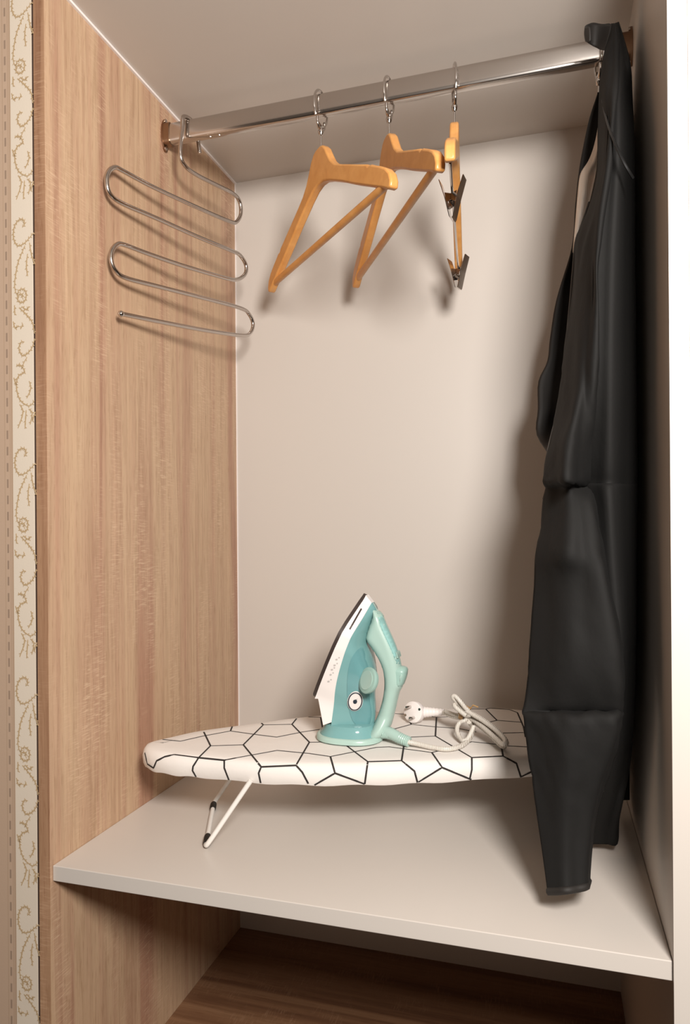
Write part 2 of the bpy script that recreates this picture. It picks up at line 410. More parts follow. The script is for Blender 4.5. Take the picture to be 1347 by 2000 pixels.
# ------------------------------------------------------------------ wooden hangers with captive rings
APEX = 1.0145
half = [(0, 1.0150), (.008, 1.0148), (.016, 1.0120), (.025, 1.0040), (.034, .9900), (.044, .9760), (.058, .9640), (.076, .9545), (.100, .9430), (.130, .9285), (.154, .9170), (.1575, .9125), (.162, .9120), (.1665, .9110), (.170, .9085), (.190, .8975), (.203, .8890), (.2125, .8790), (.2165, .8680), (.2150, .8590), (.208, .8595), (.198, .8650), (.160, .8845), (.120, .9050), (.080, .9270), (.040, .9470), (.018, .9560), (0, .9585)]
def hanger(x, ang, label, group, length=1.0, clips=False, ringyaw=0.5, bar=True, dz=0.0):
    c = V((x, RYc, 0.86)); d = V((math.cos(ang), math.sin(ang), 0)); nn = V((-d.y, d.x, 0)); base = V((x, RYc, 0))
    t = thing('clip_hanger' if clips else 'wooden_hanger', label, 'hanger', c, group)
    poly = [(l * length, z) for l, z in half] + [(-l * length, z) for l, z in half[-2:0:-1]]
    v, f = prism_vf(poly, lambda p, s: base + d * p[0] + nn * s + V((0, 0, p[1] + dz)), .0065)
    b = mesh('shoulder_piece', v, f, beech, t, False)
    bv = b.modifiers.new('bevel', 'BEVEL'); bv.width = .0028; bv.segments = 3; bv.limit_method = 'ANGLE'; bv.angle_limit = math.radians(50)
    for p in b.data.polygons: p.use_smooth = True
    b.data.set_sharp_from_angle(angle=math.radians(40))
    if bar and not clips:
        tube('trouser_bar', [base + d * (-.200 * length) + V((0, 0, .8715)), base + d * (.200 * length) + V((0, 0, .8715))], .0055, beech, t, 14)
    # pin, fork and ring on the rail
    tube('pin', [base + V((0, 0, APEX - .006 + dz)), base + V((0, 0, 1.047))], .0013, chrome, t, 8)
    rd = V((math.sin(ringyaw) * .35, 1, 0)).normalized()      # ring stands nearly across the rail
    ring = []
    for i in range(26):
        a = math.radians(-112 + 330 * i / 25)
        ring.append(V((x, RYc, RZc - .004)) + rd * (.0195 * math.cos(a)) + V((0, 0, .0268 * math.sin(a))))
    tube('ring', ring, .0019, chrome, t, 10)
    fk = [base + V((0, 0, 1.0445)) + rd * q[0] + V((0, 0, q[1])) for q in ((-.0105, .016), (-.0098, .007), (-.005, .001), (0, 0), (.005, .001), (.0098, .007), (.0105, .016))]
    v1 = tube_vf(smooth_path(fk, 4), .0022, 8)
    v2 = tube_vf([base + V((0, 0, 1.036)), base + V((0, 0, 1.0395)), base + V((0, 0, 1.043)), base + V((0, 0, 1.0475))], lambda q: (.0026, .0042, .0048, .003)[int(round(q * 3))], 10)
    mesh('fork_clasp', *join(v1, v2), chrome, t, True, 50)
    if clips:
        wpts = [(.196 * length, .8680), (.196 * length, .864), (.185 * length, .8600), (.0, .8590), (-.185 * length, .8600), (-.196 * length, .864), (-.196 * length, .8680)]
        tube('clip_wire', smooth_path([base + d * l + V((0, 0, z)) for l, z in wpts], 5), .0017, chrome, t, 8)
        for l, s, tw in ((.112, 1.0, -.12), (-.150, 1.0, -.3)):
            k = base + d * l + V((0, 0, .8590))
            ax = V((math.cos(tw), math.sin(tw), 0)); ay = V((-ax.y, ax.x, 0))
            def plate(sign):
                pf = [(sign * .0155, .021), (sign * .0075, -.004), (sign * .0020, -.029), (sign * .0008, -.031)]
                vv = []; ff = []
                wd = (.0085, .0100, .0085, .0085)
                for (a, z), ww in zip(pf, wd):
                    for q in (-1, 1): vv += [k + ax * a + ay * (q * ww) + V((0, 0, z)), k + ax * (a + sign * .0011) + ay * (q * ww) + V((0, 0, z + .0004))]
                for i in range(3):
                    o4 = i * 4
                    ff += [(o4, o4 + 2, o4 + 6, o4 + 4), (o4 + 1, o4 + 5, o4 + 7, o4 + 3), (o4, o4 + 4, o4 + 5, o4 + 1), (o4 + 2, o4 + 3, o4 + 7, o4 + 6)]
                ff += [(0, 1, 3, 2), (12, 14, 15, 13)]
                # side lugs
                for q in (-1, 1):
                    a0 = k + ay * (q * .0092); lug = [a0 + ax * (sign * .0082) + V((0, 0, .002)), a0 + ax * (sign * .0062) + V((0, 0, -.012)), a0 + ax * (-sign * .001) + V((0, 0, -.008)), a0 + ax * (-sign * .001) + V((0, 0, -.001))]
                    b0 = len(vv); vv += lug + [p + ay * (q * .0009) for p in lug]
                    ff += [(b0, b0 + 1, b0 + 2, b0 + 3), (b0 + 4, b0 + 7, b0 + 6, b0 + 5)] + [(b0 + i, b0 + 4 + i, b0 + 4 + (i + 1) % 4, b0 + (i + 1) % 4) for i in range(4)]
                return vv, ff
            cl = thing('clip', '', '', k); del cl['label'], cl['category']
            cl.parent = t; cl.location = k - c
            for sg in (-1, 1): mesh('jaw', *plate(sg), chrome, cl)
            coil = [k + ay * (-.007 + .014 * i / 60) + ax * (.0036 * math.cos(i * .63)) + V((0, 0, -.005 + .0036 * math.sin(i * .63))) for i in range(61)]
            tube('spring', coil, .0007, chrome, cl, 6)
    return t
G = 'wooden hangers on captive rings'
hanger(0.2735, math.radians(-46.2), 'pale wooden hanger with trouser bar, nearest the S-shaped trouser hanger', G, ringyaw=.7)
hanger(0.3815, math.radians(-60), 'pale wooden hanger with trouser bar, between another bar hanger and the clip hanger', G, .965, ringyaw=.5)
hanger(0.4795, math.radians(-84.4), 'wooden hanger seen edge-on with two chrome clips on its wire', None, .935, True, ringyaw=-.9)

# ------------------------------------------------------------------ ironing board
OB, AX, NX = V((.137, .164, 0)), V((.918, .396, 0)), V((-.396, .918, 0))
ib = thing('ironing_board', 'small tabletop ironing board with white black-lined cover standing on the shelf', 'ironing board', (.33, .26, 0))
far = [(-.099, .030), (-.092, .048), (-.066, .068), (-.030, .093), (.020, .112), (.065, .127), (.115, .145), (.168, .158), (.260, .170), (.376, .173), (.470, .164), (.525, .140), (.552, .090), (.556, .030)]
nearl = [(.545, -.040), (.520, -.080), (.485, -.098), (.44, -.105), (.34, -.110), (.27, -.110), (.202, -.106), (.134, -.097), (.067, -.079), (-.003, -.050), (-.040, -.036), (-.072, -.018), (-.093, .006)]
outl = smooth_path([V((a, b, 0)) for a, b in far + nearl], 6, True)
cen = V((.25, .03, 0))
def board_vf():
    k = len(outl); rings = []
    nrm = []
    for i in range(k):
        t = (outl[(i + 1) % k] - outl[i - 1]).normalized(); nrm.append(V((t.y, -t.x, 0)))
    sgn = 1 if (outl[0] + nrm[0] * .01 - cen).length < (outl[0] - cen).length else -1
    prof_ = [(.030, .1135), (.012, .1130), (.0055, .1110), (.0016, .1060), (0, .099), (.0008, .0900), (.0032, .0845), (.012, .0840), (.045, .0850)]
    vv = []
    for ins, z in prof_:
        for i in range(k):
            p = outl[i] + nrm[i] * (sgn * ins)
            wob = .0009 * math.sin(i * 0.9) * (1 if z < .095 else 0)
            q = OB + AX * p.x + NX * p.y; vv.append(V((q.x, q.y, z + wob)))
    ff = []
    R = len(prof_)
    for r in range(R - 1):
        for i in range(k): ff.append((r * k + i, r * k + (i + 1) % k, (r + 1) * k + (i + 1) % k, (r + 1) * k + i))
    ff.append(tuple(range(k))); ff.append(tuple((R - 1) * k + i for i in range(k))[::-1])
    return vv, ff
bv_, bf_ = board_vf()
cv = mesh('cover', bv_, bf_, cover_m, ib, True, 60)
# printed net of irregular hexagons, drawn in photo pixels and laid on the real cloth surface
tree = BVHTree.FromPolygons([tuple(v) for v in bv_], bf_)
def hit(u, v):
    d = (Z(u, v, 0.11) - CAM).normalized(); h = tree.ray_cast(CAM, d, 3)
    if h[0] is None: return None
    n = h[1] if h[1].dot(d) < 0 else -h[1]
    return h[0] + n * .0004, n
thick = [ [(396,1426),(411,1457),(388,1480),(377,1497),(376,1505),(383,1517)], [(455,1415),(450,1428)], [(438,1485),(438,1500),(447,1523)], [(507,1409),(514,1416),(475,1455),(510,1498),(505,1510),(509,1529)],
  [(582,1400),(570,1415),(604,1450),(578,1495),(590,1508),(604,1534)], [(626,1401),(630,1424)], [(645,1478),(654,1510),(614,1533)], [(654,1510),(712,1531)], [(665,1448),(718,1488),(712,1531)],
  [(789,1453),(784,1486),(809,1506),(815,1528)], [(843,1470),(863,1499),(817,1527)], [(863,1499),(924,1524)], [(791,1395),(803,1415)], [(852,1401),(850,1438),(921,1480),(921,1503),(916,1525)],
  [(948,1385),(970,1407)], [(1010,1392),(1022,1420),(1026,1440)], [(979,1460),(982,1477),(1008,1491),(1017,1518)], [(1017,1517),(1040,1506)], [(283,1470),(288,1492),(300,1500)], [(300,1500),(306,1486),(322,1478),(340,1474)] ]
thin = [ [(313,1444),(352,1448),(396,1438),(450,1428),(500,1435),(540,1440),(590,1430),(630,1424)], [(411,1457),(475,1455)], [(514,1416),(570,1415)], [(582,1400),(626,1401)], [(340,1474),(388,1480),(438,1485),(475,1478),(541,1466),(604,1472),(645,1478),(690,1469),(735,1460)],
  [(510,1498),(578,1495)], [(604,1450),(665,1449)], [(735,1460),(760,1459),(843,1470)], [(718,1488),(784,1486)], [(665,1448),(700,1440)], [(803,1415),(770,1424)], [(771,1394),(791,1395)], [(803,1415),(850,1420),(895,1423)], [(802,1440),(850,1438)], [(826,1398),(852,1401),(880,1400)],
  [(843,1470),(880,1462),(921,1449),(979,1455)], [(921,1480),(982,1477)], [(918,1385),(948,1385),(978,1380),(1010,1392)], [(970,1407),(1020,1411)], [(970,1407),(950,1412)], [(975,1432),(1022,1431)], [(990,1457),(1030,1459)], [(895,1423),(930,1430)] ]
def ribbons(lines, wd):
    vv = []; ff = []
    for ln in lines:
        S = []
        for (a, b) in zip(ln, ln[1:]):
            n = max(2, int(math.hypot(b[0] - a[0], b[1] - a[1]) / 4))
            for i in range(n): S.append((a[0] + (b[0] - a[0]) * i / n, a[1] + (b[1] - a[1]) * i / n))
        S.append(ln[-1]); Hs = [h for h in (hit(*q) for q in S) if h]
        run = []
        runs = [run]
        for h in Hs:
            if run and (h[0] - run[-1][0]).length > .05: run = []; runs.append(run)
            run.append(h)
        for run in runs:
            if len(run) < 2: continue
            b0 = len(vv)
            for i, (p, n) in enumerate(run):
                t = (run[min(i + 1, len(run) - 1)][0] - run[max(i - 1, 0)][0]).normalized(); s = n.cross(t).normalized() * wd
                vv += [p + s, p - s]
            ff += [(b0 + 2 * i, b0 + 2 * i + 1, b0 + 2 * i + 3, b0 + 2 * i + 2) for i in range(len(run) - 1)]
    return vv, ff
pr = mesh('printed_lines', *join(ribbons(thick, .00125), ribbons(thin, .0012)), ink, cv)
pr['label'] = 'black printed net of irregular hexagons'
# folding wire leg near the nose
f0, f1 = V((.168, .091, .0045)), V((.108, .231, .0045)); lv = V((.055, .0235, .085))
fb = (f1 - f0).normalized()
leg = [f0 + lv, f0 + lv * .5, f0 + lv * .08 + V((0, 0, 0)), f0 + fb * .006, f0 + fb * .02, (f0 + f1) / 2, f1 - fb * .02, f1 - fb * .006, f1 + lv * .08, f1 + lv * .5, f1 + lv]
lg = tube('leg', smooth_path(leg, 6), .0034, white_metal, ib, 10)
for a, b in ((f0 + fb * .008, f0 + fb * .034), (f1 - fb * .026, f1 - fb * .004)):
    tube('rubber_foot', [a, a + (b - a) * .15, a + (b - a) * .85, b], lambda t: .0048 if .1 < t < .9 else .004, rubber, lg, 12)
o2 = OB + AX * .545 + NX * .035
g0, g1 = o2 - NX * .05 + V((0, 0, .0045)), o2 + NX * .05 + V((0, 0, .0045)); l2 = V((-.012, -.005, .083))
lg2 = tube('leg', smooth_path([g0 + l2, g0 + l2 * .5, g0 + l2 * .08, g0 + NX * .006, o2 + V((0, 0, .0045)), g1 - NX * .006, g1 + l2 * .08, g1 + l2 * .5, g1 + l2], 6), .0034, white_metal, ib, 10)
for s in (g0 + NX * .01, g1 - NX * .034): tube('rubber_foot', [s, s + NX * .024], .0047, rubber, lg2, 12)

# ------------------------------------------------------------------ steam iron standing on its heel
IY = 0.26; ZT = 0.1137
tip = V((.3473, .3281)); ang_ = math.radians(-114.79); da = V((math.cos(ang_), math.sin(ang_))); db = V((-da.y, da.x))
TA = [0, .011, .0257, .0401, .0558, .0783, .1018, .123, .1418, .1579, .1659, .20, .26]; TW = [.001, .0145, .0296, .0444, .0555, .058, .0563, .0529, .0489, .044, .043, .045, .045]
def interp(x, xs, ys):
    if x <= xs[0]: return ys[0]
    for i in range(len(xs) - 1):
        if x <= xs[i + 1]: return ys[i] + (ys[i + 1] - ys[i]) * (x - xs[i]) / (xs[i + 1] - xs[i])
    return ys[-1]
def iw(x, z):
    d = V((x, z)) - tip; a = d.dot(da); b = d.dot(db)
    return max(.008, interp(a, TA, TW) * (1 - 8 * max(b, 0)))
def seg_dist(p, poly):
    best = 9
    for i in range(len(poly)):
        a, b = poly[i - 1], poly[i]; ab = b - a; t = max(0, min(1, (p - a).dot(ab) / max(ab.length_squared, 1e-12))); best = min(best, (p - a - ab * t).length)
    return best
def line_dist(p, pts):
    best = 9
    for a, b in zip(pts, pts[1:]):
        ab = b - a; t = max(0, min(1, (p - a).dot(ab) / max(ab.length_squared, 1e-12))); best = min(best, (p - a - ab * t).length)
    return best
def inside(p, poly):
    c = False; j = len(poly) - 1
    for i in range(len(poly)):
        a, b = poly[i], poly[j]
        if (a.y > p.y) != (b.y > p.y) and p.x < (b.x - a.x) * (p.y - a.y) / (b.y - a.y) + a.x: c = not c
        j = i
    return c
def inflate(poly, width, R, step=.004, edge=0.0, smooth_n=0, yc=IY, side=None):
    """solid of half width width(x,z), rounded over a distance R from its outline"""
    P2 = [V(p) for p in poly]
    if smooth_n: P2 = [V((q.x, q.y)) for q in smooth_path([V((p.x, p.y, 0)) for p in P2], smooth_n, True)]
    pts = []
    for i in range(len(P2)):
        a, b = P2[i], P2[(i + 1) % len(P2)]; n = max(1, int((b - a).length / step))
        pts += [a + (b - a) * (k / n) for k in range(n)]
    nb = len(pts); edges = [(i, (i + 1) % nb) for i in range(nb)]
    x0 = min(p.x for p in pts); x1 = max(p.x for p in pts); z0 = min(p.y for p in pts); z1 = max(p.y for p in pts)
    z = z0
    while z < z1:
        x = x0
        while x < x1:
            q = V((x, z))
            if inside(q, P2) and seg_dist(q, P2) > step * .55: pts.append(q)
            x += step
        z += step
    vo, _, fo, *_ = delaunay_2d_cdt(pts, edges, [], 1, 1e-7)
    bnd = {}
    for f in fo:
        for i in range(len(f)):
            e = (f[i], f[(i + 1) % len(f)]); k = (min(e), max(e)); bnd[k] = bnd.get(k, 0) + 1
    vv = []
    for s in (-1, 1):
        for p in vo:
            d = min(line_dist(p, side) if side else seg_dist(p, P2), R) if R > 0 else 0; rr = math.sqrt(max(0, 1 - (1 - d / R) ** 2)) if R > 0 else 1.0
            vv.append(V((p.x, yc + s * (width(p.x, p.y) * (edge + (1 - edge) * rr)), p.y)))
    n = len(vo)
    ff = [tuple(f) for f in fo] + [tuple(i + n for i in f)[::-1] for f in fo]
    for (a, b), c in bnd.items():
        if c == 1: ff.append((a, b, b + n, a + n))
    return vv, ff
ir = thing('steam_iron', 'mint and white steam iron standing upright on the ironing board', 'iron', (.325, IY, ZT))
white_p = [(0.3494, 0.3288), (0.3427, 0.3181), (0.3365, 0.3047), (0.3305, 0.2917), (0.3236, 0.2772), (0.3142, 0.2568), (0.3046, 0.2356), (0.2957, 0.2164), (0.2879, 0.1993), (0.2836, 0.1817), (0.2904, 0.135), (0.3006, 0.135), (0.3006, 0.1432), (0.3097, 0.194), (0.3214, 0.2327), (0.3344, 0.2672), (0.347, 0.2941), (0.3564, 0.3171)]
tank_p = [(0.3564, 0.3167), (0.347, 0.2941), (0.3344, 0.2672), (0.3214, 0.2327), (0.3097, 0.194), (0.3006, 0.1432), (0.3006, 0.1240), (0.3251, 0.1220), (0.3487, 0.1231), (0.3585, 0.1345), (0.3622, 0.1567), (0.3601, 0.1816), (0.3619, 0.203), (0.3588, 0.2192), (0.3538, 0.2378), (0.3487, 0.2514), (0.3462, 0.2613), (0.3489, 0.2765), (0.3581, 0.2994), (0.3633, 0.3052)]
handle_p = [(0.3557, 0.3163), (0.3633, 0.3058), (0.371, 0.2985), (0.3773, 0.2837), (0.3848, 0.2677), (0.3923, 0.2494), (0.3985, 0.2261), (0.4008, 0.1976), (0.3956, 0.185), (0.3891, 0.1584), (0.3813, 0.133), (0.3671, 0.1164), (0.3451, 0.1155), (0.3386, 0.1183), (0.3504, 0.1257), (0.3622, 0.1479), (0.3701, 0.1722), (0.3734, 0.1949), (0.3717, 0.216), (0.3654, 0.232), (0.3564, 0.2467), (0.3462, 0.2613), (0.3489, 0.2765), (0.3555, 0.2943)]
trig_p = [(0.3819, 0.2215), (0.3985, 0.2242), (0.4079, 0.2191), (0.4021, 0.1977), (0.3944, 0.1936), (0.3894, 0.1983)]
noz_p = [(0.360, 0.3045), (0.3659, 0.3040), (0.3722, 0.2966), (0.3697, 0.2925), (0.3633, 0.3000)]
win_p = [(0.3520, 0.2540), (0.3451, 0.2533), (0.3331, 0.2387), (0.3266, 0.2069), (0.3248, 0.174), (0.3307, 0.1478), (0.3432, 0.1347), (0.3530, 0.1370), (0.3590, 0.1606), (0.358, 0.1867), (0.3595, 0.2040), (0.3565, 0.2192), (0.3520, 0.2400)]
edge_p = [(q.x, q.y) for q in smooth_path([V((a, b, 0)) for a, b in ((0.3564, 0.3169), (0.347, 0.2941), (0.3344, 0.2672), (0.3214, 0.2327), (0.3097, 0.194), (0.3006, 0.1432), (0.2990, 0.130))], 8)]
sole_p = [(q.x, q.y) for q in smooth_path([V((tip + da * a + db * .0004).to_tuple() + (0,)) for a in (0, .02, .05, .09, .13, .164)], 4)]
white_p = sole_p + [(.2836, .1790), (.2890, .1390)] + [p for p in edge_p[::-1] if p[1] > .1415]
right_p = [(0.3485, 0.1245), (0.3565, 0.1345), (0.3590, 0.1567), (0.3575, 0.1816), (0.3600, 0.203), (0.3580, 0.2192), (0.3535, 0.2378), (0.3487, 0.2514), (0.3475, 0.2613), (0.3500, 0.2765), (0.3585, 0.2994), (0.3633, 0.3052)]
right_p = [(q.x, q.y) for q in smooth_path([V((a, b, 0)) for a, b in right_p], 4)]
tank_p = edge_p + [(.2990, .122), (.325, .121)] + right_p
wv, wf = inflate(white_p, iw, 0, .004)
ws = mesh('skirt', wv, wf, white_pl, ir, True, 45)
tv, tf = inflate(tank_p, lambda x, z: iw(x, z) * .99, .016, .004, .3, side=[V(p) for p in right_p])
tk = mesh('water_tank', tv, tf, teal, ir, True, 60)
win_p = [(.3460, .2530), (.3400, .2480), (.3330, .2330), (.3275, .2069), (.3255, .174), (.3285, .1500), (.3360, .1380), (.3460, .1335), (.3535, .1400), (.3560, .1567), (.3545, .1816), (.3570, .203), (.3550, .2192), (.3508, .2378)]
rp_ = [V(p) for p in right_p]
def tank_w(x, z):
    d = min(line_dist(V((x, z)), rp_), .016); return iw(x, z) * .99 * (.3 + .7 * math.sqrt(max(0, 1 - (1 - d / .016) ** 2)))
v, f = inflate(win_p, lambda x, z: tank_w(x, z) + .0009, 0, .0035, 1, 4); mesh('tank_window', v, f, teal_d, tk, True, 60)
def hw(x, z):
    b = (V((x, z)) - tip).dot(db)
    return .0165 + min(.012, max(0, .150 - z) * .5)
v, f = inflate(handle_p, hw, .0125, .003, .12, 4); hd = mesh('handle', v, f, mint, ir, True, 70)
gl_p = [(0.3645, 0.3000), (0.371, 0.2980), (0.3773, 0.2835), (0.3848, 0.2675), (0.3923, 0.2492), (0.398, 0.2265), (0.3925, 0.2275), (0.3835, 0.2480), (0.3745, 0.2660), (0.3672, 0.2830)]
v, f = inflate(gl_p, lambda x, z: .0165, .008, .003, .2, 4); mesh('glossy_grip', v, f, mint_gloss, hd, True, 70)
v, f = inflate(trig_p, lambda x, z: .0145, .006, .003, .35, 3); tr = mesh('steam_button_housing', v, f, mint_d, hd, True, 60)
v, f = inflate([(.3985, .2165), (.4045, .2150), (.4015, .2020), (.3965, .2010)], lambda x, z: .0160, .003, .003, .6, 3); mesh('steam_button', v, f, mint, tr, True, 60)
v, f = inflate([(.3925, .2460), (.3945, .2450), (.3965, .2375), (.3945, .2370)], lambda x, z: .0150, .002, .003, .7); mesh('selector_slider', v, f, mint_d, hd, True, 60)
v, f = inflate(noz_p, lambda x, z: .0115, .004, .003, .4, 2); mesh('spray_nozzle', v, f, mint_d, hd, True, 60)
# soleplate: boat shaped plate
As = [0, .004, .011, .018, .0257, .033, .0401, .048, .0558, .067, .0783, .09, .1018, .112, .123, .133, .1418, .15, .1579, .163, .1665]
pl = [(a, max(.0012, interp(a, TA, TW)) if a < .1579 else interp(a, [.1579, .163, .1665], [.044, .038, .026])) for a in As]
poly = pl + [(a, -w_) for a, w_ in pl[::-1]]
def s3(p, t):
    q = tip + da * p[0] + db * (t - .0022); return V((q.x, IY + p[1], q.y))
v, f = prism_vf(poly, s3, .0026); so = mesh('soleplate', v, f, sole_m, ir, True, 35)
# heel: oval foot the iron stands on
hv = []; hf = []; k = 40
HR = ((.90, ZT + .0002), (1.0, ZT + .0020), (1.0, ZT + .0062), (.965, ZT + .0088), (.92, ZT + .0095))
def oval(r, z):
    out = []
    for i in range(k):
        a = 2 * math.pi * i / k; c, s_ = math.cos(a), math.sin(a)
        out.append((.3215 - (z - ZT) * .05 + r * .0505 * math.copysign(abs(c) ** .8, c), IY + r * .047 * math.copysign(abs(s_) ** .8, s_), z))
    return out
def stack(rs):
    vv = [p for r, z in rs for p in oval(r, z)]; n = len(rs)
    ff = [(r * k + i, r * k + (i + 1) % k, (r + 1) * k + (i + 1) % k, (r + 1) * k + i) for r in range(n - 1) for i in range(k)]
    return vv, ff + [tuple(range(k))[::-1], tuple((n - 1) * k + i for i in range(k))]
mesh('heel', *stack(HR), mint, ir, True, 50)
mesh('tank_flare', *stack(((.90, ZT + .0090), (.88, ZT + .0110), (.81, ZT + .0145), (.765, ZT + .0190), (.745, ZT + .0240), (.60, ZT + .0260))), teal, tk, True, 60)
# dial
dc = V((.3600, IY - .042, .2095)); dn = V((-.62, -.74, .28)).normalized()
v1 = tube_vf([dc - dn * .005, dc - dn * .002, dc + dn * .0015, dc + dn * .0032, dc + dn * .0040], lambda t: (.0165, .0182, .0190, .0186, .0165)[int(round(t * 4))], 28)
dl = mesh('temperature_dial', *v1, mint_d, ir, True, 45)
v2 = tube_vf([dc + dn * .0036, dc + dn * .0047], .0138, 24); mesh('dial_face', *v2, mint, dl, True, 45)
# badge and prints on the near side
def near_hit(verts, faces, u, v):
    t = BVHTree.FromPolygons([tuple(q) for q in verts], faces); d = (Y(u, v, IY) - CAM).normalized(); h = t.ray_cast(CAM, d, 3)
    if h[0] is None: return None
    return h[0], (h[1] if h[1].dot(d) < 0 else -h[1])
bh = near_hit(tv, tf, 600 + 565 / 6.06, 1140 + 1385 / 6.06)
bc, bn = bh; bc = bc + bn * .0012
e2 = (V((.12, 0, 1)) - bn * bn.dot(V((.12, 0, 1)))).normalized(); e1 = e2.cross(bn).normalized()
def oval_disc(r1, r2, h0, h1, n=32):
    return prism_vf([(r1 * math.cos(2 * math.pi * i / n), r2 * math.sin(2 * math.pi * i / n)) for i in range(n)], lambda p, t: bc + bn * (h0 if t < 0 else h1) + e1 * p[0] + e2 * p[1], 1)
bd = mesh('badge', *oval_disc(.0112, .0158, -.003, .0012), white_pl, ir, True, 40)
mesh('badge_ring', *tube_vf([bc + bn * .0012 + e1 * (.0098 * math.cos(a)) + e2 * (.0142 * math.sin(a)) for a in [2 * math.pi * i / 36 for i in range(36)]], .0009, 8, True), navy, bd, True)
drop = [(math.cos(a) * .0030, math.sin(a) * .0036) for a in [math.radians(-215 + 290 * i / 14) for i in range(15)]] + [(.0030, .0046)]
v, f = prism_vf(drop, lambda p, t: bc + bn * (.0013 + t) + e1 * p[0] + e2 * p[1], .0004); mesh('badge_drop', v, f, navy, bd)
def mark(name, pts, wd, m_, parent):
    P = []
    for q in pts:
        h = near_hit(wv, wf, 600 + q[0] / 6.06, 1140 + q[1] / 6.06)
        if h: P.append((h[0] + h[1] * .0004, h[1]))
    if len(P) < 2: return
    vv = []; ff = []
    for i, (p, n) in enumerate(P):
        t = (P[min(i + 1, len(P) - 1)][0] - P[max(0, i - 1)][0]).normalized(); s = n.cross(t).normalized() * wd; vv += [p + s, p - s]
    ff = [(2 * i, 2 * i + 1, 2 * i + 3, 2 * i + 2) for i in range(len(P) - 1)]
    mesh(name, vv, ff, m_, parent)
mark('button_groove', [(640 - 14 * i, 296 + 24.5 * i) for i in range(11)], .0012, sole_m, ws)
for q in ((345, 900), (322, 968), (290, 1020), (275, 1080), (250, 1160)):
    mark('care_symbol', [(q[0] - 12, q[1]), (q[0] + 12, q[1] - 6)], .0013, grey_print, ws)
    mark('care_symbol', [(q[0] + 22, q[1] - 22), (q[0] + 38, q[1] - 28)], .0010, grey_print, ws)
# cord
CZ = ZT + .004
b0, b1 = V((.372, IY - .010, .1285)), Z(799, 1449, CZ + .004)
bp = [b0, b0 + (b1 - b0) * .3 + V((0, 0, .002)), b0 + (b1 - b0) * .7, b1]
bt = smooth_path(bp, 10)
mesh('cord_boot', *tube_vf(bt, lambda t: .0088 - .0022 * t + .0010 * (int(t * 30) % 2), 12), mint, ir, True, 60)
r = .0036
main = [(796,1449),(815,1453),(845,1460),(872,1463),(895,1459),(912,1448),(920,1435),(922,1420),(916,1410)]
cz_ = [.004, .002, 0, 0, 0, .001, .005, .012, .022]
tube('cord', smooth_path([Z(a, b, CZ + h) for (a, b), h in zip(main, cz_)], 6), r, cord_m, ir, 10)
loops = [ [(925,1418,.02),(915,1440,.006),(905,1447,.002),(897,1440,.004),(892,1425,.012),(897,1412,.02),(907,1407,.024),(914,1400,.026)],
  [(905,1395,.028),(925,1406,.022),(950,1425,.016),(975,1448,.010),(984,1455,.008),(989,1450,.010),(978,1434,.018),(955,1414,.026),(930,1398,.032),(912,1390,.034)],
  [(897,1392,.030),(920,1404,.026),(945,1422,.021),(968,1442,.014),(981,1453,.013),(986,1446,.016),(970,1428,.022),(945,1409,.030),(920,1394,.036),(903,1383,.042),(893,1372,.050),(884,1362,.058),(889,1360,.060),(900,1372,.052),(910,1385,.042)],
  [(890,1396,.027),(912,1402,.024),(940,1421,.013),(962,1441,.006),(978,1456,.004),(985,1457,.004),(974,1441,.008),(950,1421,.018),(925,1405,.024)],
  [(871,1390,.026),(885,1395,.027),(900,1398,.028),(918,1396,.034),(908,1382,.042),(893,1374,.047),(887,1378,.046),(897,1388,.040),(910,1398,.034)],
  [(866,1391,.022),(882,1399,.022),(898,1402,.024),(915,1404,.026)] ]
for lp in loops: tube('cord_loop', smooth_path([Z(a, b, CZ + h) for a, b, h in lp], 6), r * .92, cord_m, ir, 8)
tc_ = Z(907, 1393, CZ + .032); ta_ = (Z(950, 1420, CZ + .02) - Z(880, 1375, CZ + .045)).normalized()
e1 = ta_.cross(V((0, 0, 1))).normalized(); e2 = e1.cross(ta_)
tw_ = [tc_ + ta_ * (-.004 + .008 * i / 40) + e1 * (.0125 * math.cos(i * .52)) + e2 * (.0105 * math.sin(i * .52)) for i in range(41)]
tw_ += [tw_[-1] + V((.004, -.004, .006)), tw_[-1] + V((.012, -.006, .004))]
tube('twist_tie', tw_, .0010, tie_m, ir, 6)
# round two-pin plug lying on the board, its face towards the camera
pf_ = Z(806, 1391, CZ + .014); pe = Z(868, 1391, CZ + .016); pax = (pe - pf_)
fn = V((-.36, -.92, .16)).normalized()
pg = mesh('plug', *tube_vf([pf_ + fn * .0015, pf_ + fn * .0005, pf_ - fn * .003, pf_ - fn * .009, pf_ - fn * .016], lambda t: (.0152, .0168, .0172, .0172, .012)[int(round(t * 4))], 28), white_pl, ir, True, 45)
g1_ = [pf_ - fn * .007 + V((.010, .002, 0)), pf_ + pax * .42 - fn * .005, pf_ + pax * .7 - fn * .003, pe]
mesh('plug_sleeve', *tube_vf(smooth_path(g1_, 8), lambda t: .0092 - .0045 * t + .0006 * (int(t * 16) % 2), 12), white_pl, pg, True, 60)
f1_ = fn.cross(V((0, 0, 1))).normalized(); f2_ = f1_.cross(fn)
for s in (-1, 1):
    q = pf_ + (f1_ * .45 + f2_ * .89) * (s * .0088)
    tube('plug_pin', [q - fn * .002, q + fn * .014, q + fn * .0155], lambda t: .0022 if t < .9 else .0014, chrome, pg, 10)
for s in (-1, 1):
    q = pf_ + (f1_ * .89 - f2_ * .45) * (s * .0142) + fn * .0005
    mesh('earth_contact', *tube_vf([q, q + fn * .0014], .0022, 8), chrome, pg)

